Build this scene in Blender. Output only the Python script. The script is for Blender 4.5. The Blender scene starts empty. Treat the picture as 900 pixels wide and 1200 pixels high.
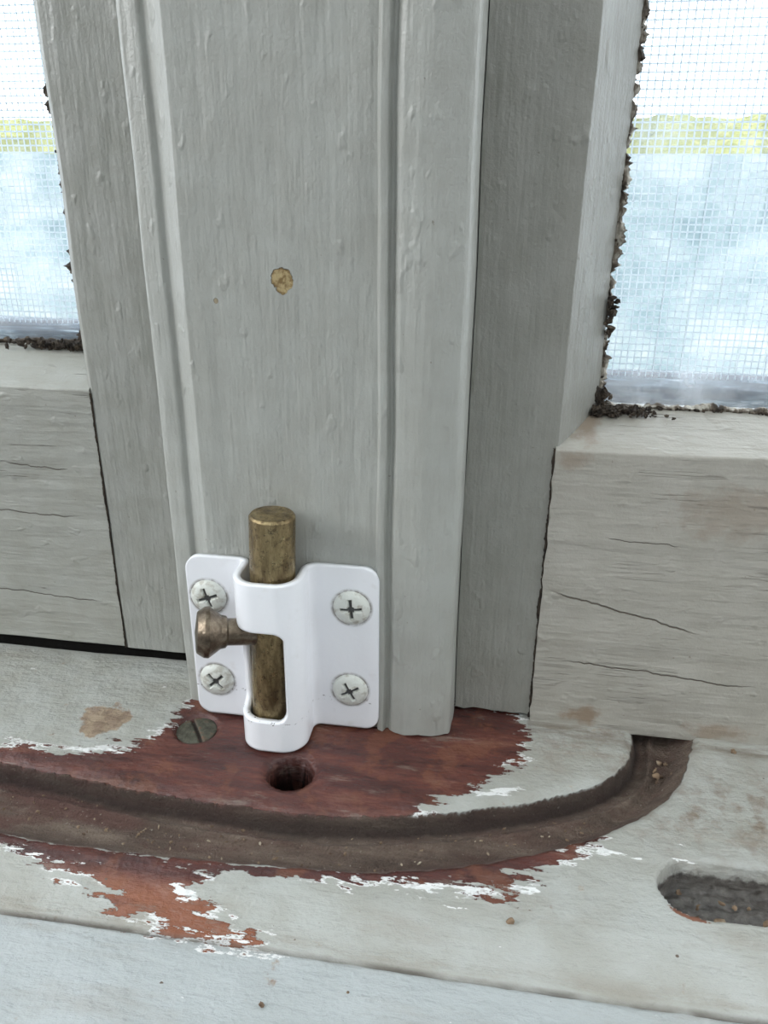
import bpy, bmesh, math, random
import numpy as np
from mathutils import Vector, Matrix, noise
random.seed(4); np.random.seed(4)
S=0.001
scene=bpy.context.scene
scene.view_settings.view_transform='Standard'
scene.view_settings.look='None'
# ------------------------------------------------------------------ helpers
def lin(c):
    return tuple([((v/255)/12.92 if v/255<=0.04045 else ((v/255+0.055)/1.055)**2.4) for v in c])+(1.0,)
def link(o): bpy.context.collection.objects.link(o); return o
def empty(name):
    e=bpy.data.objects.new(name,None); e.empty_display_size=0.01; return link(e)
def mesh_obj(name,verts,faces,mat=None,smooth=True,angle=0.6,parent=None):
    me=bpy.data.meshes.new(name); me.from_pydata([tuple(np.array(v)*S) for v in verts],[],faces)
    bm=bmesh.new(); bm.from_mesh(me); bmesh.ops.recalc_face_normals(bm,faces=bm.faces); bm.to_mesh(me); bm.free()
    if smooth:
        me.polygons.foreach_set('use_smooth',[True]*len(me.polygons)); me.set_sharp_from_angle(angle=angle)
    if mat: me.materials.append(mat)
    o=link(bpy.data.objects.new(name,me))
    if parent: o.parent=parent
    return o
def fillet(pts,closed=False,n=5):
    """pts: (a,b,r)"""
    out=[]; N=len(pts)
    for i,(a,b,r) in enumerate(pts):
        if r<=0 or (not closed and i in (0,N-1)): out.append((a,b)); continue
        p=Vector((a,b)); p0=Vector(pts[i-1][:2]); p1=Vector(pts[(i+1)%N][:2])
        d0=(p0-p).normalized(); d1=(p1-p).normalized()
        ang=d0.angle(d1); t=min(r/math.tan(ang/2),(p0-p).length*.49,(p1-p).length*.49); rr=t*math.tan(ang/2)
        bis=(d0+d1).normalized(); c=p+bis*(rr/math.sin(ang/2))
        s=p+d0*t-c; e=p+d1*t-c
        tot=s.angle(e)
        for k in range(n+1):
            u=k/n
            v=(s*math.sin((1-u)*tot)+e*math.sin(u*tot))/max(1e-9,math.sin(tot))
            out.append(tuple(c+v))
    return out
def densify(pts,step,closed=True):
    out=[]; N=len(pts)
    for i in range(N if closed else N-1):
        a=np.array(pts[i]); b=np.array(pts[(i+1)%N]); L=np.linalg.norm(b-a); k=max(1,int(L/step))
        for j in range(k): out.append(tuple(a+(b-a)*j/k))
    if not closed: out.append(tuple(pts[-1]))
    return out
def extrude(name,prof,axis,t0,t1,seg,mat,parent=None,jit=0.15,dens=2.5,fz=0.04,endj=0.0):
    prof=densify(prof,dens); n=len(prof); V=[];F=[]
    for k in range(seg+1):
        t=t0+(t1-t0)*k/seg
        for (a,b) in prof:
            p=Vector((a,b,t)) if axis=='z' else Vector((t,a,b))
            if axis=='z': q=Vector((p.x*.15,p.y*.15,p.z*fz))
            else: q=Vector((p.x*fz,p.y*.15,p.z*.15))
            nv=noise.noise_vector(q+Vector((7.3,1.1,3.7)))*jit
            if axis=='z': nv.z=0
            else: nv.x=0
            if endj and k==0:
                e=noise.noise(Vector((a*.4,b*.4,2.2)))*endj
                if axis=='z': p.z+=e
                else: p.x+=e
            V.append(p+nv)
    for k in range(seg):
        for i in range(n):
            j=(i+1)%n
            F.append((k*n+i,k*n+j,(k+1)*n+j,(k+1)*n+i))
    F.append(tuple(range(n))[::-1]); F.append(tuple(range(seg*n,seg*n+n)))
    return mesh_obj(name,V,F,mat,parent=parent,angle=0.7)
def lathe(prof,seg=48,cap=True):
    V=[];F=[]
    n=len(prof)
    for k in range(seg):
        a=2*math.pi*k/seg
        for (r,h) in prof: V.append(Vector((r*math.cos(a),r*math.sin(a),h)))
    for k in range(seg):
        k2=(k+1)%seg
        for i in range(n-1): F.append((k*n+i,k*n+i+1,k2*n+i+1,k2*n+i))
    if cap:
        F.append(tuple(k*n for k in range(seg))); F.append(tuple(k*n+n-1 for k in range(seg)))
    return V,F
# ---- node helper
class NT:
    def __init__(s,name):
        s.m=bpy.data.materials.new(name); s.m.use_nodes=True; s.t=s.m.node_tree; s.n=s.t.nodes; s.l=s.t.links
        s.b=s.n['Principled BSDF']; s.out=s.n['Material Output']
    def node(s,t,**k):
        x=s.n.new(t)
        for a,b in k.items(): setattr(x,a,b)
        return x
    def set(s,sock,v):
        if isinstance(v,bpy.types.NodeSocket): s.l.new(v,sock)
        else: sock.default_value=v
    def coord(s,scale=(1,1,1),loc=(0,0,0)):
        tc=s.node('ShaderNodeTexCoord'); mp=s.node('ShaderNodeMapping')
        s.l.new(tc.outputs['Object'],mp.inputs[0]); mp.inputs['Scale'].default_value=[1000*c for c in scale]; mp.inputs['Location'].default_value=loc
        return mp.outputs[0]
    def noise(s,scale,vec,detail=5,rough=.6,dist=0):
        x=s.node('ShaderNodeTexNoise'); s.set(x.inputs['Vector'],vec); x.inputs['Scale'].default_value=scale
        x.inputs['Detail'].default_value=detail; x.inputs['Roughness'].default_value=rough; x.inputs['Distortion'].default_value=dist
        return x.outputs['Fac']
    def math(s,op,a,b=0.0,c=0.0,clamp=False):
        x=s.node('ShaderNodeMath',operation=op,use_clamp=clamp); s.set(x.inputs[0],a); s.set(x.inputs[1],b)
        if op in('MULTIPLY_ADD','COMPARE'): s.set(x.inputs[2],c)
        return x.outputs[0]
    def mix(s,f,a,b):
        x=s.node('ShaderNodeMix',data_type='RGBA'); s.set(x.inputs[0],f); s.set(x.inputs[6],a); s.set(x.inputs[7],b); return x.outputs[2]
    def step(s,v,e0,e1,o0=0,o1=1):
        x=s.node('ShaderNodeMapRange',interpolation_type='SMOOTHSTEP'); s.set(x.inputs[0],v)
        for i,q in zip((1,2,3,4),(e0,e1,o0,o1)): x.inputs[i].default_value=q
        return x.outputs[0]
    def attr(s,n):
        return s.node('ShaderNodeAttribute',attribute_name=n).outputs['Fac']
    def bump(s,h,dist,strength=1,prev=None):
        x=s.node('ShaderNodeBump'); s.set(x.inputs['Height'],h); x.inputs['Distance'].default_value=dist*S; x.inputs['Strength'].default_value=strength
        if prev is not None: s.l.new(prev,x.inputs['Normal'])
        return x.outputs[0]
    def ramp(s,v,stops):
        x=s.node('ShaderNodeValToRGB'); s.set(x.inputs[0],v); e=x.color_ramp.elements
        while len(e)<len(stops): e.new(.5)
        for el,(p,c) in zip(e,stops): el.position=p; el.color=lin(c)
        return x.outputs[0]
    def fin(s,col,rough,normal=None,metal=0,spec=.5):
        s.set(s.b.inputs['Base Color'],col); s.set(s.b.inputs['Roughness'],rough); s.set(s.b.inputs['Metallic'],metal)
        s.b.inputs['Specular IOR Level'].default_value=spec
        if normal is not None: s.l.new(normal,s.b.inputs['Normal'])
        return s.m
def paint(name,c1,c2,axis='z',brush=.35,cracks=0.0,dirt=0.0,chips=(),rough=.38,peel=0.2,lines=(),stains=()):
    t=NT(name)
    gs={'z':(1,1,.05),'x':(.05,1,1),'n':(.5,.5,.5)}[axis]
    g=t.coord(gs); p=t.coord()
    br=t.noise(.9,g,3,.5); br2=t.noise(.28,g,3,.5); med=t.noise(.12,p,4,.6); fine=t.noise(1.6,p,3,.6)
    col=t.mix(t.step(med,.3,.7),lin(c1),lin(c2))
    n=t.bump(br,.42*brush); n=t.bump(br2,1.1*brush,1,n); n=t.bump(fine,peel,.5,n)
    bl=t.noise(.3,t.coord((1,1,.6) if axis=='z' else (.6,1,1)),2,.5)
    n=t.bump(t.step(bl,.60,.80),.22,1,n)
    n=t.bump(t.noise(.45,t.coord((1,1,.25) if axis=='z' else (.25,1,1)),2,.5),.35,1,n)
    if dirt>0:
        d=t.noise(.05,t.coord(gs if axis!='z' else (1,1,.4)),7,.7)
        col=t.mix(t.math('MULTIPLY',t.step(d,.5,.72),dirt),col,lin((112,98,82)))
    if cracks>0:
        cv={'z':(.6,.6,.014),'x':(.014,.6,.6),'n':(.1,.1,.1)}[axis]
        cn=t.noise(.30,t.coord(cv),5,.6,.3)
        mk=t.noise(.05,t.coord((1,1,1)),3)
        c=t.math('ABSOLUTE',t.math('SUBTRACT',cn,.5))
        c=t.step(c,.0010,.0038,1,0)
        c=t.math('MULTIPLY',c,t.step(mk,.53,.58))
        c=t.math('MULTIPLY',c,cracks)
        col=t.mix(c,col,lin((84,72,60)))
        n=t.bump(t.math('SUBTRACT',1.0,c),.3,1,n)
    sep=t.node('ShaderNodeSeparateXYZ'); t.l.new(p,sep.inputs[0])
    for (x0,z0,x1,z1,wd) in lines:
        tt=t.math('DIVIDE',t.math('SUBTRACT',sep.outputs[0],x0),x1-x0)
        zc=t.math('MULTIPLY_ADD',tt,z1-z0,z0)
        zc=t.math('ADD',zc,t.math('MULTIPLY',t.math('SUBTRACT',t.noise(.12,t.coord((1,0,0)),5),.5),3.0))
        dd=t.math('ABSOLUTE',t.math('SUBTRACT',sep.outputs[2],zc))
        inr=t.math('MULTIPLY',t.step(tt,0,.12),t.step(tt,.85,1.0,1,0))
        c=t.math('MULTIPLY',t.step(dd,wd*.35,wd,1,0),inr)
        col=t.mix(t.math('MULTIPLY',c,.8),col,lin((80,68,56))); n=t.bump(t.math('SUBTRACT',1.0,c),.5,1,n)
    sp=t.noise(.9,p,2,.4); col=t.mix(t.math('MULTIPLY',t.step(sp,.76,.80),.5),col,lin((105,95,80)))
    def rad(cx,cz,rx,rz,k):
        dx=t.math('DIVIDE',t.math('SUBTRACT',sep.outputs[0],cx),rx); dz=t.math('DIVIDE',t.math('SUBTRACT',sep.outputs[2],cz),rz)
        r=t.math('SQRT',t.math('ADD',t.math('MULTIPLY',dx,dx),t.math('MULTIPLY',dz,dz)))
        return t.math('ADD',r,t.math('MULTIPLY',t.math('SUBTRACT',t.noise(.45 if k<2 else .25,p,6),.5),k))
    for (cx,cz,rx,rz,cc) in chips:
        m=t.step(rad(cx,cz,rx,rz,1.3),.95,1.05,1,0)
        cc2=t.mix(t.step(t.noise(.7,p,4),.4,.62),lin(cc),lin((120,98,62)))
        col=t.mix(m,col,cc2); n=t.bump(t.math('SUBTRACT',1.0,m),.5,1,n)
    for (cx,cz,rx,rz,am) in stains:
        m=t.math('MULTIPLY',t.step(rad(cx,cz,rx,rz,2.2),.3,1.1,1,0),am)
        col=t.mix(m,col,lin((128,104,80)))
    return t.fin(col,rough,n)
m_post=paint('painted_post',(168,170,165),(161,162,156),'z',.34,0,.0,[(-3.6,97,2.0,2.2,(176,158,118)),(-16.5,93,.45,.5,(150,140,118))])
m_stileR=paint('painted_stile',(148,148,142),(139,139,132),'z',.38,0,.02,peel=.28)
m_stileL=paint('painted_stile_left',(160,161,156),(150,151,144),'z',.36,.0,.04)
m_railR=paint('painted_rail',(168,165,157),(159,156,147),'x',.30,.4,.20,lines=[(50,34,82,26,.25),(54,17,96,14,.2),(60,47,75,46,.12)],stains=[(84,54,14,7,.32),(60,3,5,3,.7),(90,2,9,2.5,.5),(52,63,5,2.5,.4),(54,69,4,3,.6)])
m_railL=paint('painted_rail_left',(166,167,161),(157,157,149),'x',.36,.7,.10,lines=[(-100,40,-60,39,.17),(-90,18,-58,16,.17),(-78,52,-62,51,.18)])
# ------------------------------------------------------------------ POST (mullion with stepped edges)
prof=fillet([(-31.8,36,0),(-31.8,3.4,1.3),(-27.4,2.4,1.0),(-26.4,3.1,.4),(-22.4,.1,.7),(14.0,.0,.2),(14.5,-1.1,.3),(15.7,-1.1,.35),(16.5,.9,.4),(17.8,-1.2,2.0),(23.5,-2.0,6),(30.4,-.4,2.8),(30.7,6,2),(30.7,36,0)],closed=True)
post=extrude('window_mullion_post',prof,'z',0.2,330,150,m_post,jit=.35,endj=.8,dens=1.5)
# ------------------------------------------------------------------ RIGHT WINDOW
wr=empty('window_1')
extrude('stile',fillet([(30.9,9,0),(48.9,9,.5),(56.6,20.2,.3),(57,24,0),(56,34,0),(30.9,34,0)],closed=True),'z',1.2,330,130,m_stileR,wr,jit=.35,endj=.8,dens=2)
extrude('bottom_rail',fillet([(8,-1.1,.4),(8,65.3,.7),(20.2,71.2,.4),(24,71.2,0),(24,66,0),(34,66,0),(34,-1.1,0)],closed=True),'x',48.35,190,110,m_railR,wr,jit=.4,endj=.5,dens=2)
# ------------------------------------------------------------------ LEFT WINDOW
wl=empty('window_2')
extrude('stile',fillet([(-32.1,17,0),(-53.4,17,.5),(-54.6,18,.4),(-58,27,.3),(-58,31,0),(-56,40,0),(-32.1,40,0)],closed=True),'z',3.4,330,130,m_stileL,wl,jit=.3,dens=2)
extrude('bottom_rail',fillet([(17,3.6,.4),(17,70.3,.8),(27,78.4,.4),(31,78.4,0),(31,74,0),(40,74,0),(40,3.6,0)],closed=True),'x',-54.0,-220,110,m_railL,wl,jit=.4,dens=2)
tb=NT('gap_black'); m_gap=tb.fin(lin((16,15,14)),.9,tb.bump(tb.noise(.4,tb.coord(),4),.3),spec=.1)  # matte black standing in for shade in the gap
extrude('gap_dark_strip',fillet([(18.2,-.6,0),(18.2,3.9,.5),(38,3.9,0),(38,-.6,0)],closed=True),'x',-219,-32.2,60,m_gap,wl,jit=.5,dens=2)  # added strip, blocks light so the gap under the left sash stays black
# glass
tg=NT('window_glass'); tg.n.remove(tg.b)
tr=tg.node('ShaderNodeBsdfTransparent'); tr.inputs[0].default_value=(.97,.985,1,1)
gl=tg.node('ShaderNodeBsdfGlossy'); gl.inputs['Roughness'].default_value=.02
mx=tg.node('ShaderNodeMixShader'); mx.inputs[0].default_value=.06
tg.l.new(tr.outputs[0],mx.inputs[1]); tg.l.new(gl.outputs[0],mx.inputs[2])
df=tg.node('ShaderNodeBsdfTranslucent'); df.inputs[0].default_value=(.9,.93,.95,1)
mx2=tg.node('ShaderNodeMixShader'); tg.set(mx2.inputs[0],tg.step(tg.noise(.06,tg.coord(),6,.7),.42,.75,.05,.30))
tg.l.new(mx.outputs[0],mx2.inputs[1]); tg.l.new(df.outputs[0],mx2.inputs[2]); tg.l.new(mx2.outputs[0],tg.out.inputs[0])
def box(name,a,b,mat,parent=None):
    (x0,y0,z0),(x1,y1,z1)=a,b
    V=[(x,y,z) for x in(x0,x1) for y in (y0,y1) for z in (z0,z1)]
    F=[(0,1,3,2),(4,6,7,5),(0,4,5,1),(2,3,7,6),(0,2,6,4),(1,5,7,3)]
    return mesh_obj(name,V,F,mat,smooth=False,parent=parent)
box('glass_pane',(56,21,70),(190,23,330),tg.m,wr)
box('glass_pane',(-220,28,77),(-57,30,330),tg.m,wl)
# ragged putty + grime
def crumbs(name,pts,mat,parent=None):
    V=[];F=[]
    bm=bmesh.new(); bmesh.ops.create_icosphere(bm,subdivisions=2,radius=1)
    bv=[v.co.copy() for v in bm.verts]; bf=[tuple(v.index for v in f.verts) for f in bm.faces]; bm.free()
    for (p,s) in pts:
        R=Matrix.Rotation(random.random()*6.28,3,Vector((random.random(),random.random(),random.random()+.01)).normalized())
        sc=Vector((random.uniform(.5,1.6),random.uniform(.4,1.1),random.uniform(.25,1.0)))*s
        off=Vector((random.random()*50,)*3); b0=len(V)
        for v in bv:
            w=v*(1+.8*noise.noise(v*1.8+off)); w=Vector((w.x*sc.x,w.y*sc.y,w.z*sc.z)); V.append(R@w+Vector(p))
        F+= [tuple(i+b0 for i in f) for f in bf]
    return mesh_obj(name,V,F,mat,angle=.7,parent=parent)
tgm=NT('grime'); m_grime=tgm.fin(tgm.ramp(tgm.noise(.6,tgm.coord(),5),[(.35,(34,29,25)),(.55,(68,58,48)),(.75,(122,110,94))]),.9,tgm.bump(tgm.noise(1.2,tgm.coord(),4),.5))
tgm=NT('old_putty'); m_putty=tgm.fin(tgm.ramp(tgm.noise(.35,tgm.coord((1,1,.5)),6),[(.38,(52,45,38)),(.48,(96,86,74)),(.57,(170,165,154)),(.75,(205,203,195))]),.8,tgm.bump(tgm.noise(.8,tgm.coord(),4),.6))
tgm=NT('joint_dirt'); m_joint=tgm.fin(tgm.ramp(tgm.noise(.5,tgm.coord(),4),[(.35,(36,30,26)),(.7,(70,60,50))]),.9)
def ragged(name,fixed,base,amp,y,t0,t1,step,mat,parent,vertical=True,seed=0,bulge=1.0):
    V=[];F=[];k=0;t=t0
    while t<=t1:
        w=base+amp*noise.noise(Vector((t*.12,seed,0)))+amp*.6*noise.noise(Vector((t*.6,seed,4)))+amp*.5*noise.noise(Vector((t*1.9,seed,8)))
        rows=[(0,0),(0.3,-bulge*.8),(0.7,-bulge),(1,-.2),(1,.8)]
        for (u,dy) in rows:
            a=fixed+w*u
            dyy=dy*(1+.9*noise.noise(Vector((t*.7,u*2,seed))))
            V.append((a,y+dyy,t) if vertical else (t,y+dyy,a))
        t+=step;k+=1
    for i in range(k-1):
        for j in range(4): F.append((i*5+j,i*5+j+1,(i+1)*5+j+1,(i+1)*5+j))
    return mesh_obj(name,V,F,mat,parent=parent,angle=1.0)
ragged('putty_side',56.0,1.6,1.9,20.6,71,330,.3,m_putty,wr,True,3,.7)
ragged('putty_bottom',71.0,1.0,1.0,20.4,56,190,.3,m_putty,wr,False,5,.6)
ragged('putty_side',-57.4,-2.2,2.2,27.6,78,330,.3,m_grime,wl,True,9,.7)
ragged('putty_bottom',78.2,1.2,1.2,27.4,-220,-57,.3,m_grime,wl,False,11,.7)
ragged('joint_gap',48.75,-.8,.45,8.85,.5,65.4,.3,m_joint,wr,True,15,.25)
ragged('joint_gap',-53.6,-.35,.25,16.9,3.5,70,.3,m_joint,wl,True,17,.12)
pts=[]
for i in range(60):
    z=random.choice([random.uniform(72,95),random.uniform(80,92),random.uniform(100,150)]); pts.append(((57.0+random.gauss(0,.4),20.1,z),random.uniform(.12,.4)))
for i in range(14): pts.append(((57.4+random.gauss(0,.4),19.2,86+i*.55),random.uniform(.5,1.0)))
for i in range(260):
    x=55.5+abs(random.gauss(0,5)); pts.append(((x,19.4+random.uniform(-2.8,.6),71.2+random.uniform(-.9,.5)),random.uniform(.15,.7)))
for i in range(25): pts.append(((56.5+random.gauss(0,.8),19.6,72+random.random()*3),random.uniform(.5,1.0)))
for i in range(70): pts.append(((random.uniform(58,120),19.8,71.4),random.uniform(.15,.4)))
crumbs('corner_grime',pts,m_grime,wr)
pts=[]
for i in range(230):
    x=-58-abs(random.gauss(0,7)); pts.append(((x,26.5+random.uniform(-1.9,.8),78.4+random.uniform(-.5,.8)),random.uniform(.2,.8)))
for i in range(30): pts.append(((-59.0+random.gauss(0,.5),27.4,random.uniform(80,150)),random.uniform(.15,.4)))
crumbs('corner_grime',pts,m_grime,wl)
# ------------------------------------------------------------------ insect screens
ts=NT('screen_mesh'); ts.n.remove(ts.b)
a=ts.node('ShaderNodeBsdfDiffuse'); a.inputs[0].default_value=lin((220,228,232)); b=ts.node('ShaderNodeBsdfTranslucent'); b.inputs[0].default_value=lin((222,228,232))
mxs=ts.node('ShaderNodeMixShader'); mxs.inputs[0].default_value=.7; ts.l.new(a.outputs[0],mxs.inputs[1]); ts.l.new(b.outputs[0],mxs.inputs[2]); ts.l.new(mxs.outputs[0],ts.out.inputs[0])
tf=NT('weathered_blue_frame')
m_frame=tf.fin(tf.ramp(tf.noise(.5,tf.coord((.12,1,1)),6,.7),[(.36,(8,20,34)),(.5,(30,50,68)),(.6,(84,106,120)),(.7,(190,202,208))]),.6)
def screen(x0,x1,z0,z1,y,zt):
    e=empty('insect_screen')
    V=[];F=[];p=1.5;r=.17
    def wire(a,b,ax):
        k=len(V); a=Vector(a); b=Vector(b)
        o1=Vector((1,0,0)) if ax=='z' else Vector((0,0,1)); o2=Vector((0,1,0))
        for q in(a,b):
            for s1,s2 in((1,0),(0,1),(-1,0),(0,-1)): V.append(q+o1*r*s1+o2*r*s2)
        for i in range(4): F.append((k+i,k+(i+1)%4,k+4+(i+1)%4,k+4+i))
    x=x0
    while x<=x1: wire((x,y,z0),(x,y,z1),'z'); x+=p
    z=z0
    while z<=z1: wire((x0,y+.1,z),(x1,y+.1,z),'x'); z+=p
    mesh_obj('mesh_wires',V,F,ts.m,smooth=False,parent=e)
    extrude('bottom_bar',fillet([(y-6,zt-20,0),(y-6,zt-1.5,1),(y+2,zt,.8),(y+6,zt,0),(y+6,zt-20,0)],closed=True),'x',x0-1,x1+1,20,m_frame,e,jit=.3)
    return e
screen(50,192,70,330,42,73.6)
screen(-222,-50,78,330,48,80.2)
# ------------------------------------------------------------------ SILL height-field
def catmull(P,n=10):
    P=[np.array(p,float) for p in P]; P=[2*P[0]-P[1]]+P+[2*P[-1]-P[-2]]; out=[]
    for i in range(1,len(P)-2):
        for k in range(n):
            t=k/n; a,b,c,d=P[i-1:i+3]
            out.append(.5*((2*b)+(-a+c)*t+(2*a-5*b+4*c-d)*t*t+(-a+3*b-3*c+d)*t**3))
    out.append(P[-2]); return np.array(out)
def sdf(X,Y,poly):
    d=np.full(X.shape,1e9); ins=np.zeros(X.shape,bool); n=len(poly)
    for i in range(n):
        ax,ay=poly[i]; bx,by=poly[(i+1)%n]; ex,ey=bx-ax,by-ay; L=ex*ex+ey*ey
        if L<1e-9: continue
        t=np.clip(((X-ax)*ex+(Y-ay)*ey)/L,0,1)
        d=np.minimum(d,(X-ax-t*ex)**2+(Y-ay-t*ey)**2)
        if ay!=by:
            c=((ay>Y)!=(by>Y))&(X<(bx-ax)*(Y-ay)/(by-ay)+ax); ins^=c
    d=np.sqrt(d); return np.where(ins,-d,d)
def sst(v,a,b):
    t=np.clip((v-a)/(b-a),0,1); return t*t*(3-2*t)
def vnoise(X,Y,s,seed,octv=4):
    rs=np.random.RandomState(seed); out=np.zeros(X.shape); amp=1;tot=0
    for o in range(octv):
        G=rs.rand(256,256); u=X*s+31.7; v=Y*s+57.3; i=np.floor(u).astype(int); j=np.floor(v).astype(int)
        fx=u-i; fy=v-j; fx=fx*fx*(3-2*fx); fy=fy*fy*(3-2*fy)
        g=lambda a,b:G[a%256,b%256]
        out+=amp*((g(i,j)*(1-fx)+g(i+1,j)*fx)*(1-fy)+(g(i,j+1)*(1-fx)+g(i+1,j+1)*fx)*fy); tot+=amp; amp*=.5; s*=2.03
    return out/tot
st=.42
xs=np.arange(-125,150,st); ys=np.arange(-125,42,st)
X,Y=np.meshgrid(xs,ys)
inner=catmull([(-140,-17),(-100,-20),(-63,-23.4),(-23.4,-27.1),(11.6,-27.0),(37.7,-20.9),(58,-12.5),(68,-3.5),(71.2,7),(71.5,20),(71.5,45)])
outer=catmull([(-140,-36),(-100,-39),(-50.7,-42.2),(-33,-42.9),(-1,-41.7),(29.3,-38.0),(60.2,-25.6),(77,-10.9),(84.6,6.3),(86,20),(86,45)])
plat=list(map(tuple,inner))+[(-140,45)]; outp=list(map(tuple,outer))+[(-140,45)]
wx=(vnoise(X,Y,.35,1)-.5)*1.0
sp=sdf(X,Y,plat)+wx*.7; so=sdf(X,Y,outp)+wx
Z=np.zeros(X.shape)
Z-=4.8*sst(sp,-.3,1.1)*sst(-so,-.6,5.5)
Z+=.25*(vnoise(X,Y,.06,2)-.5)*2+.12*(vnoise(X,Y,.5,3)-.5)
Z-=.6*sst(sp,-2.4,0)*(sp<=0)
gro=sst(sp,.3,1.2)*sst(-so,0,2)
Z+=gro*1.1*np.exp(-((sp-4.2)/.9)**2)
Z+=gro*(.9*(vnoise(X*.4,Y,.3,4)-.5)+.6*(vnoise(X,Y,.9,14)-.5))
dh=np.hypot(X+1.5,Y+16.8)+wx*.4; Z-=14*sst(-dh,-5.0,-4.2)+.7*sst(-dh,-6.6,-5)
cx=np.clip(X,76.2,112); ds=np.hypot(X-cx,(Y+34.2-(cx-76)*.02)*1.02)+wx*.8; Z-=6.5*sst(-ds,-6.4,-5.3)
sl=sst(-ds,-6.2,-5)
Z+=sl*2.0*(vnoise(X,Y,.35,6)-.4)
dc=np.hypot(X+26,Y+6.7); Z-=.9*sst(-dc,-5.3,-4.4)
ye=-56.0+.6*(vnoise(X,Y*0,.12,8)-.5)
Z-=2.0*sst(-Y,44,57)
dcr=np.abs(Y-ye)
crk=sst(vnoise(X,Y*0,.08,18),.25,.6)*.8+.2
Z-=.7*sst(-dcr,-.55,-.15)*crk
nx,ny=len(xs),len(ys)
co=np.stack([X,Y,Z],-1).reshape(-1,3)*S
me=bpy.data.meshes.new('window_sill')
idx=np.arange(nx*ny).reshape(ny,nx)
q=np.stack([idx[:-1,:-1],idx[:-1,1:],idx[1:,1:],idx[1:,:-1]],-1).reshape(-1,4)
me.vertices.add(len(co)); me.vertices.foreach_set('co',co.ravel())
me.loops.add(q.size); me.loops.foreach_set('vertex_index',q.ravel().astype(np.int32))
me.polygons.add(len(q)); me.polygons.foreach_set('loop_start',np.arange(0,q.size,4,dtype=np.int32))
me.update(calc_edges=True); me.validate()
me.polygons.foreach_set('use_smooth',[True]*len(q))
def fld(name,arr):
    a=me.attributes.new(name,'FLOAT','POINT'); a.data.foreach_set('value',np.ascontiguousarray(arr,dtype=np.float32).ravel())
def field(polys,soft=6.0):
    d=np.full(X.shape,1e3)
    for p in polys: d=np.minimum(d,sdf(X,Y,p))
    return np.clip(.5-d/soft/2,0,1)
red=[[(-140,-15),(-80,-18),(-62,-19.3),(-50,-19),(-38,-15.5),(-33,-9),(-31,0),(-31,12),(46,12),(47.5,3),(46,-6),(41,-13),(34,-18.5),(26,-22.5),(22,-28),(22,-32),(-140,-26)],
     [(-48,-42),(-8,-41.5),(-7,-44.5),(-12,-48),(-9,-51),(1,-53.2),(5,-55.3),(-8,-55.8),(-20,-53.5),(-27,-51),(-29,-48),(-44,-45)],
     [(10,-37),(58,-23),(60,-27),(52,-33),(44,-37.5),(45,-41.0),(36,-40.5),(22,-40.6),(8,-42)]]
fr=field(red,5)
band=np.clip(.5-(np.abs(so-.6)-1.2)/5,0,1)*sst(-X,-66,-55)
fr=np.maximum(fr,band)
fld('f_red',fr)
fld('f_orange',sst(-Y,45,51)*.55)
fld('f_groove',np.clip(.5-np.maximum(-sp-.1,so+.6)/4,0,1)*1.0)
fld('f_corner_shade',np.clip(1-np.abs(sp-1.0)/1.6,0,1)*(so<-.5))  # mask for painted shade at the foot of the groove's inner wall
fld('f_left',sst(-X,-20,60))
fld('f_slot',np.clip(.5-(ds-5.9)/2,0,1))
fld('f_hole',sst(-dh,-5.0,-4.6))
fld('f_slotrim',np.clip(1-np.abs(ds-6.9)/1.2,0,1)*sst(-Y,36,39)*sst(-X,-84,-74))
wh=field([[(-52,-17.5),(-40,-15),(-38,-17.5),(-50,-19.8)],[(36,-17),(47,-12.5),(48,-14),(37,-19.5)],[(-14,-47.5),(-9,-46.5),(-9,-50),(-13,-50)],[(22,-42),(48,-37.5),(50,-39.5),(24,-44)],[(55,-28),(66,-26),(66,-28),(56,-30)],[(-90,-42.5),(-52,-43),(-40,-45.5),(-60,-45)],[(66,-29),(76,-27),(77,-28),(67,-30)],[(-6,-54.5),(2,-54),(2,-55.2),(-6,-55.6)]],2.2)
fld('f_white',wh)
ds1=np.hypot((X+48.0)/7.5,(Y+7.5)/7.0)
stn=np.clip(1-ds1,0,1); stn2=field([[(50,-2),(70,-3),(72,12),(60,8)],[(72,-12),(86,-4),(125,-4),(125,-26),(100,-27),(84,-24),(70,-22)]],8)
fld('f_stain',stn); fld('f_worn',stn2)
fld('f_stool',sst(-Y-(ye+56)*-1,56.0,56.4))
fld('f_crack',sst(-dcr,-.55,-.2)*crk)
fld('f_edge',np.clip(1-np.abs(Y+54.5)/3.0,0,1))
fld('f_base',np.clip(1-np.minimum(np.abs(Y-6),np.abs(Y-4))/4,0,1)*(X>48))
t=NT('worn_sill_paint')
p=t.coord(); px=t.coord((.22,1,1)); 
N=t.noise(.35,p,8,.65); NX=t.noise(.5,px,7,.65); NF=t.noise(1.4,p,5,.65); NB=t.noise(.06,p,5,.6)
grey=t.mix(t.step(NB,.35,.65),lin((172,174,170)),lin((160,160,153)))
stool=t.mix(t.step(NB,.3,.7),lin((172,177,178)),lin((163,168,168)))
col=t.mix(t.attr('f_stool'),grey,stool)
w=t.math('MULTIPLY',t.attr('f_worn'),t.step(t.noise(.16,p,8,.7),.42,.66)); col=t.mix(t.math('MULTIPLY',w,.9),col,lin((118,100,82)))
gl_=t.math('MULTIPLY',t.step(t.noise(.12,px,7,.7),.50,.70),.28); col=t.mix(gl_,col,lin((134,122,106)))
gl2=t.math('MULTIPLY',t.attr('f_edge'),t.step(t.noise(.2,px,7,.7),.42,.62,0,.4)); col=t.mix(gl2,col,lin((128,116,98)))
gl3=t.math('MULTIPLY',t.attr('f_base'),t.step(t.noise(.2,px,6,.7),.40,.6,0,.7)); col=t.mix(gl3,col,lin((106,90,74)))
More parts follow.
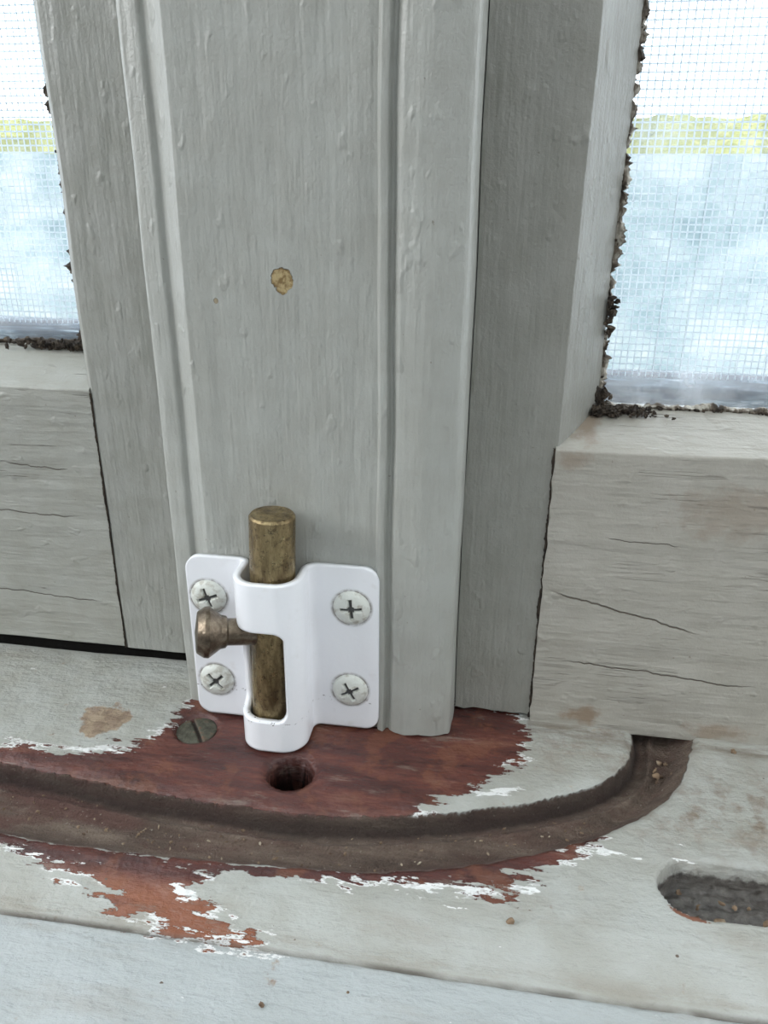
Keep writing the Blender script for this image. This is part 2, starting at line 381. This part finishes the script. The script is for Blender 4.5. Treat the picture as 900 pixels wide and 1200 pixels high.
s_=t.attr('f_stain'); s_=t.math('ADD',s_,t.math('MULTIPLY',t.math('SUBTRACT',t.noise(.2,p,7),.5),1.3))
stc=t.mix(t.step(t.noise(.35,p,6),.42,.6),lin((126,98,74)),lin((156,132,104)))
col=t.mix(t.math('MULTIPLY',t.step(s_,.20,.34),.8),col,stc)
fr_=t.attr('f_red')
nn=t.math('ADD',t.math('MULTIPLY',t.math('SUBTRACT',NX,.5),1.9),t.math('MULTIPLY',t.math('SUBTRACT',N,.5),.8))
fv=t.math('ADD',fr_,nn)
redm=t.step(fv,.48,.52)
whband=t.math('MULTIPLY',t.math('SUBTRACT',t.step(fv,.37,.40),redm),t.step(t.noise(.09,px,4),.51,.55))
redc=t.ramp(t.noise(.17,px,8,.7),[(.30,(54,34,32)),(.45,(78,45,41)),(.56,(97,57,49)),(.66,(116,78,66)),(.8,(128,108,96))])
redc=t.mix(t.math('MULTIPLY',t.step(t.noise(.09,p,4),.52,.62),.5),redc,lin((118,76,57)))
redc=t.mix(t.math('MULTIPLY',t.attr('f_orange'),t.step(t.noise(.12,px,5),.42,.58)),redc,lin((152,92,58)))
redc=t.mix(t.math('MULTIPLY',t.step(t.noise(.22,px,8,.75),.56,.66),.5),redc,lin((130,117,107)))
col=t.mix(whband,col,lin((224,224,223)))
col=t.mix(redm,col,redc)
wf=t.math('ADD',t.attr('f_white'),t.math('MULTIPLY',t.math('SUBTRACT',NX,.5),2.4))
col=t.mix(t.step(wf,.67,.71),col,lin((230,231,230)))
gf=t.math('ADD',t.attr('f_groove'),t.math('MULTIPLY',t.math('SUBTRACT',N,.5),.25))
gm=t.step(gf,.48,.56)
dust=t.ramp(t.noise(.22,px,8,.7),[(.3,(76,62,54)),(.5,(104,89,79)),(.62,(124,109,97)),(.78,(144,132,119))])
dust=t.mix(t.math('MULTIPLY',t.step(t.noise(.12,px,6),.46,.60),t.step(t.attr('f_left'),-.2,1.2,.3,.75)),dust,lin((90,58,53)))
dust=t.mix(t.step(NF,.62,.74),dust,lin((165,155,143)))
dust=t.mix(t.math('MULTIPLY',t.attr('f_corner_shade'),.9),dust,lin((40,29,26)))  # inner-wall shadow of the groove painted into the floor colour
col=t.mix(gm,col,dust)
rim=t.math('ADD',t.attr('f_slotrim'),t.math('MULTIPLY',t.math('SUBTRACT',N,.5),1.6)); col=t.mix(t.step(rim,.55,.62),col,lin((124,82,64)))
slm=t.step(t.math('ADD',t.attr('f_slot'),t.math('MULTIPLY',t.math('SUBTRACT',N,.5),.3)),.46,.54)
col=t.mix(slm,col,t.ramp(t.noise(.5,p,6),[(.3,(58,54,51)),(.6,(98,94,90)),(.8,(125,120,114))]))
col=t.mix(t.attr('f_hole'),col,lin((16,11,10)))  # shade inside the bolt hole painted as near-black colour
col=t.mix(t.math('MULTIPLY',t.attr('f_crack'),.85),col,lin((78,70,62)))
spk=t.noise(.7,p,2,.4); col=t.mix(t.step(spk,.775,.80),col,lin((92,78,66)))
n=t.bump(NX,.45); n=t.bump(t.noise(.14,p,3),1.3,.8,n); n=t.bump(NF,.25,.8,n)
n=t.bump(t.math('SUBTRACT',1.0,redm),.45,1,n)
n=t.bump(t.math('MULTIPLY',gm,t.noise(2.0,p,4)),1.0,1,n)
rg=t.mix(gm,t.mix(redm,(.36,)*3+(1,),(.22,)*3+(1,)),(.95,)*3+(1,))
t.fin(col,rg,n); me.materials.append(t.m)
sill=link(bpy.data.objects.new('window_sill',me))
def screwhead(name,R,H,rec,mat,mats,loc,rot,face,parent=None,kind='phillips'):
    nr,ns=34,120; V=[];F=[];dark=[]
    for i in range(nr+1):
        r=R*i/nr
        for k in range(ns):
            a=2*math.pi*k/ns; x,y=r*math.cos(a),r*math.sin(a)
            h=H*(1-(r/R)**2.6)**.6 if r<R else 0
            def rect(hw,hl,u,v): return min(hw-abs(u),hl-abs(v))
            dd=max(rect(.42,R*.6,x,y),rect(R*.6,.42,x,y)) if kind=='phillips' else rect(.5,R*2,x,y)
            if kind=='phillips': dd=max(dd,rect(.85,.85,x,y)*1.0-.1)
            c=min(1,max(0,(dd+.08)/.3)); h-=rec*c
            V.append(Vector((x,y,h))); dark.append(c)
    for i in range(nr):
        for k in range(ns):
            k2=(k+1)%ns; F.append((i*ns+k,(i+1)*ns+k,(i+1)*ns+k2,i*ns+k2))
    b0=len(V)
    for k in range(ns):
        a=2*math.pi*k/ns; V.append(Vector((R*math.cos(a),R*math.sin(a),-.8))); dark.append(.3)
    for k in range(ns):
        k2=(k+1)%ns; F.append((nr*ns+k,b0+k,b0+k2,nr*ns+k2))
    M=(Matrix.Rotation(math.radians(90),3,'X') if face=='y' else Matrix.Identity(3))@Matrix.Rotation(rot,3,'Z')
    V=[M@v+Vector(loc) for v in V]
    o=mesh_obj(name,V,F,mat,angle=1.0,parent=parent)
    at=o.data.attributes.new('dark','FLOAT','POINT'); at.data.foreach_set('value',dark)
    return o
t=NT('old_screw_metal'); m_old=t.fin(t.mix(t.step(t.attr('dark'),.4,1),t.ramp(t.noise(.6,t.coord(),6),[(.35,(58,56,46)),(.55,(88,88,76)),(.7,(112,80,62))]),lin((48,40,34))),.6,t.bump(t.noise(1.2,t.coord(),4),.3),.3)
screwhead('sill_screw',4.5,.5,.55,m_old,None,(-26,-6.7,-.75),.6,'z',kind='slot')
# ------------------------------------------------------------------ LATCH
latch=empty('barrel_bolt_latch')
def bev(t,rad):
    b=t.node('ShaderNodeBevel',samples=4); b.inputs['Radius'].default_value=rad*S; return b.outputs[0]
t=NT('white_enamel')
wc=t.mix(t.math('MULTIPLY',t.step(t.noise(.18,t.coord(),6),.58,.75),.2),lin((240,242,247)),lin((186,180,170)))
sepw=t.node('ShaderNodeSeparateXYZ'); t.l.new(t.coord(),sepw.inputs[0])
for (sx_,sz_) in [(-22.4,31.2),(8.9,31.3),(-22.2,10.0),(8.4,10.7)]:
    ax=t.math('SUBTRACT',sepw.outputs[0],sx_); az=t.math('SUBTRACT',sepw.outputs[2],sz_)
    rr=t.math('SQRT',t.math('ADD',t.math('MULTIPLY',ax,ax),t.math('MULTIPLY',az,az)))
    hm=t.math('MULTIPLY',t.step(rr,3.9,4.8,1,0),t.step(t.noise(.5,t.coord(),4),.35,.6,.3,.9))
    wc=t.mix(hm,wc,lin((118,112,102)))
nk=t.math('MULTIPLY',t.step(t.noise(1.1,t.coord((1,1,2)),3),.62,.66),t.step(t.math('ABSOLUTE',t.math('SUBTRACT',sepw.outputs[2],8.0)),.3,.9,1,0)); wc=t.mix(nk,wc,lin((60,54,48)))
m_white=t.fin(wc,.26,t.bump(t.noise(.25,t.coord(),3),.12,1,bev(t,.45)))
CX=-7.0
path=fillet([(-27.4,-1.6,0),(CX-7.1,-1.6,1.2),(CX-7.1,-12.6,6.6),(CX+7.2,-12.6,6.6),(CX+7.2,-1.6,1.7),(15.0,-1.6,0)],n=14)
path=densify(path,.3,closed=False); PA=np.array(path); seg=np.linalg.norm(np.diff(PA,axis=0),axis=1); SL=np.concatenate([[0],np.cumsum(seg)]); Ltot=SL[-1]
def at(s): return np.interp(s,SL,PA[:,0]),np.interp(s,SL,PA[:,1])
def s_of(cond): return SL[[i for i in range(len(PA)) if cond(PA[i])][0]]
sLw=s_of(lambda p:p[1]<-5.2); sBase=s_of(lambda p:p[1]<-3.0); sR=s_of(lambda p:p[1]<-6 and p[0]>CX+3.9)
def rrect(x,y,x0,y0,x1,y1,r):
    cx,cy=(x0+x1)/2,(y0+y1)/2; qx=np.abs(x-cx)-(x1-x0)/2+r; qy=np.abs(y-cy)-(y1-y0)/2+r
    return np.hypot(np.maximum(qx,0),np.maximum(qy,0))+np.minimum(np.maximum(qx,qy),0)-r
gs=.27; ss=np.arange(0,Ltot+gs,gs); zs=np.arange(0.0,41.5,gs)
SS,ZZ=np.meshgrid(ss,zs)
plate=rrect(SS,ZZ,0.3,.7,Ltot-.3,40.7,3.2)
slot=np.minimum(rrect(SS,ZZ,sLw,8.2,sR,30,2.6),rrect(SS,ZZ,sBase-.2,24,sR-2,30,1.2))
D=np.maximum(plate,-slot)
gy,gx=np.gradient(D,gs)
nrm=np.hypot(gx,gy)+1e-9
mask=(D[:-1,:-1]+D[1:,:-1]+D[:-1,1:]+D[1:,1:])/4<0
used=np.zeros(D.shape,int); used[:-1,:-1]+=mask; used[1:,:-1]+=mask; used[:-1,1:]+=mask; used[1:,1:]+=mask
bd=(used>0)&(used<4)
mv=np.where(bd&(np.abs(D)<.4),D,0); SS2=SS-mv*gx/nrm; ZZ2=ZZ-mv*gy/nrm
ids=-np.ones(D.shape,int); V=[];F=[]
for i in range(D.shape[0]):
    for j in range(D.shape[1]):
        if used[i,j]:
            x,y=at(SS2[i,j]); ids[i,j]=len(V); V.append((x,y,ZZ2[i,j]))
for i in range(mask.shape[0]):
    for j in range(mask.shape[1]):
        if mask[i,j]: F.append((ids[i,j],ids[i,j+1],ids[i+1,j+1],ids[i+1,j]))
pl=mesh_obj('plate',V,F,m_white,angle=1.2,parent=latch)
c=sum(1 for f in pl.data.polygons if f.normal.y<0)
if c<len(pl.data.polygons)/2: pl.data.flip_normals()
so_=pl.modifiers.new('s','SOLIDIFY'); so_.thickness=1.45*S; so_.offset=-1
t=NT('white_screw_paint')
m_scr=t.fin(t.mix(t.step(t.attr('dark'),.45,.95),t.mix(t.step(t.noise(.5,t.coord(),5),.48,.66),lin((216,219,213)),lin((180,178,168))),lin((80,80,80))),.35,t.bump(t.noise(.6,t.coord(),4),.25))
for i,(x,z,r) in enumerate([(-22.4,31.2,.35),(8.9,31.3,.1),(-22.2,10.0,.75),(8.4,10.7,.5)]):
    screwhead('screw_%d'%(i+1),3.95,1.35,.9,m_scr,None,(x,-1.6,z),r,'y',latch)
t=NT('aged_brass')
gn=t.noise(.35,t.coord((1,1,.3)),7,.7)
bc=t.ramp(gn,[(.3,(78,64,46)),(.45,(118,102,74)),(.58,(152,135,100)),(.72,(186,168,128))])
bc=t.mix(t.math('MULTIPLY',t.step(t.noise(.9,t.coord(),6,.7),.52,.66),.7),bc,lin((62,51,40)))
m_brass=t.fin(bc,t.step(t.noise(.5,t.coord(),5),.3,.7,.24,.5),t.bump(t.noise(1.3,t.coord((1,1,.5)),5),.2,1,bev(t,.3)),.8)
t=NT('worn_knob')
bc=t.ramp(t.noise(.4,t.coord(),7,.7),[(.3,(74,65,55)),(.5,(112,100,86)),(.7,(150,138,120))])
m_knob=t.fin(bc,.30,t.bump(t.noise(.9,t.coord(),5),.15,1,bev(t,.25)),.85)
def place(VF,a,b,name,mat):
    V,F=VF; a=Vector(a); d=(Vector(b)-a).normalized(); q=Vector((0,0,1)).rotation_difference(d)
    return mesh_obj(name,[q@v+a for v in V],F,mat,angle=.5,parent=latch)
L=51
place(lathe(fillet([(0.01,0,0),(4.1,0,.3),(4.6,.6,.3),(4.6,L-.5,.3),(4.2,L,.3),(.01,L+.15,0)]),64,False),(-7.9,-6.3,2.6),(-5.9,-6.1,53.6),'bolt_rod',m_brass)
place(lathe(fillet([(2.8,0,0),(2.8,9.4,.2),(3.3,9.8,.1),(3.5,10.8,.2),(5.3,13.2,.3),(5.2,14.1,.3),(4.2,15.6,.6),(.01,16.0,0)]),64,False),(-6.9,-6.3,26.9),(-19.5,-11.6,28.6),'knob',m_knob)
# ------------------------------------------------------------------ debris
pts=[]
def inner_y(x): return np.interp(x,inner[:,0],inner[:,1])
for i in range(160):
    x=random.uniform(-80,62); y=inner_y(x)-random.uniform(2,11); pts.append(((x,y,-4.0),random.uniform(.1,.35)))
for i in range(40): pts.append(((random.uniform(70,110),random.uniform(-38,-30),-5.6),random.uniform(.2,.8)))
for i in range(25): pts.append(((random.uniform(-70,100),random.uniform(-90,-60),-1.9),random.uniform(.1,.3)))
for i in range(12): pts.append(((random.uniform(75,79),random.uniform(-4,3),-4),random.uniform(.3,.7)))
pts.append(((92,4.0,.2),.8)); pts.append(((44,-46,-.1),.6)); pts.append(((7,-65,-1.8),.55))
t=NT('dirt_crumbs'); m_cr=t.fin(t.ramp(t.noise(.2,t.coord(),3),[(.35,(80,62,50)),(.55,(135,114,92)),(.7,(190,180,160))]),.9)
crumbs('debris_crumbs',pts,m_cr)
# ------------------------------------------------------------------ outdoors
t=NT('pale_fence_paint')
fn1=t.noise(.0016,t.coord((1,1,1.6)),7,.7)
m_fence=t.fin(t.ramp(fn1,[(.36,(132,158,166)),(.47,(166,188,194)),(.55,(198,211,213)),(.66,(232,235,232))]),.8)
fence=empty('garden_fence')
V=[];F=[]
x=-7000
while x<5000:
    k=len(V); V+=[(a,b,c) for a in(x,x+197) for b in(6000,6030) for c in(-1600,370+random.uniform(-8,8))]
    F+=[tuple(i+k for i in f) for f in [(0,1,3,2),(4,6,7,5),(0,4,5,1),(2,3,7,6),(0,2,6,4),(1,5,7,3)]]; x+=200
mesh_obj('pickets',V,F,m_fence,smooth=False,parent=fence)
box('rail',(-7000,6030,0),(5000,6080,120),m_fence,fence)
V=[];F=[];nxh,nzh=160,14
for i in range(nxh+1):
    for j in range(nzh+1):
        x=-9000+i*110; z=-1600+j*170; p=Vector((x*.002,z*.002,0)); b=noise.noise(p)*220+noise.noise(p*4)*90
        V.append((x,7600+b+(j/nzh)**3*500,z+(noise.noise(p*3)*60 if j==nzh else 0)))
for i in range(nxh):
    for j in range(nzh): a=i*(nzh+1)+j; F.append((a,a+1,a+nzh+2,a+nzh+1))
t=NT('hedge_leaves'); m_h=t.fin(t.ramp(t.noise(.012,t.coord(),8,.75),[(.3,(150,160,85)),(.5,(196,200,120)),(.7,(225,222,160))]),.9,t.bump(t.noise(.02,t.coord(),5),60))
mesh_obj('hedge_row',V,F,m_h)
t=NT('pale_ground'); m_g=t.fin(t.mix(t.step(t.noise(.002,t.coord(),6),.4,.6),lin((215,220,222)),lin((180,200,208))),.9)
box('ground_outside',(-12000,300,-1650),(12000,20000,-1600),m_g)
t=NT('ceiling_paint'); m_c=t.fin(lin((225,224,220)),.8)
box('ceiling',(-3500,-3500,1300),(3500,500,1340),m_c)
# ------------------------------------------------------------------ lights
w=bpy.data.worlds.new('sky'); scene.world=w; w.use_nodes=True; nt=w.node_tree; nt.nodes.clear()
tc=nt.nodes.new('ShaderNodeTexCoord'); sx=nt.nodes.new('ShaderNodeSeparateXYZ'); nt.links.new(tc.outputs['Generated'],sx.inputs[0])
mr=nt.nodes.new('ShaderNodeMapRange'); mr.interpolation_type='SMOOTHSTEP'; nt.links.new(sx.outputs[1],mr.inputs[0]); mr.inputs[1].default_value=-.3; mr.inputs[2].default_value=.3
mc=nt.nodes.new('ShaderNodeMix'); mc.data_type='RGBA'; nt.links.new(mr.outputs[0],mc.inputs[0]); mc.inputs[6].default_value=(.165,.172,.185,1); mc.inputs[7].default_value=(4.6,4.8,5.0,1)
bg=nt.nodes.new('ShaderNodeBackground'); nt.links.new(mc.outputs[2],bg.inputs[0]); bg.inputs[1].default_value=1.0
wo=nt.nodes.new('ShaderNodeOutputWorld'); nt.links.new(bg.outputs[0],wo.inputs[0])
sun=bpy.data.lights.new('sun','SUN'); sun.energy=4.2; sun.angle=.02; sun.color=(1,.97,.9); so2=link(bpy.data.objects.new('sun',sun))
so2.rotation_euler=Vector((-.25,-.55,.9)).to_track_quat('Z','Y').to_euler()
def area(name,loc,size,en,col):
    ar=bpy.data.lights.new(name,'AREA'); ar.shape='RECTANGLE'; ar.size=size; ar.size_y=size; ar.energy=en; ar.color=col
    ao=link(bpy.data.objects.new(name,ar)); ao.location=loc; ao.rotation_euler=(Vector(loc)).to_track_quat('Z','Y').to_euler()
area('side_window_light',(-1.1,-.45,.60),.6,9.8,(.98,.99,1))
area('right_bevel_fill',(1.25,-.14,.55),.6,4.0,(.975,.99,1))  # added fill lamp grazing the right sash bevel, no window built there
# ------------------------------------------------------------------ camera
yaw=math.radians(8.5); pitch=math.radians(22.6); roll=math.radians(.48)
d=Vector((-math.sin(yaw)*math.cos(pitch),math.cos(yaw)*math.cos(pitch),-math.sin(pitch)))
r=d.cross(Vector((0,0,1))).normalized(); u=r.cross(d); c_,s_=math.cos(roll),math.sin(roll)
r2=r*c_+u*s_; u2=-r*s_+u*c_
cam=bpy.data.cameras.new('camera'); co_=link(bpy.data.objects.new('camera',cam))
M=Matrix((r2,u2,-d)).transposed().to_4x4(); M.translation=Vector((36.3,-140.2,111.9))*S
co_.matrix_world=M
cam.sensor_fit='VERTICAL'; cam.sensor_height=36; cam.lens=901/1200*36; cam.clip_start=.005; cam.clip_end=200
scene.camera=co_
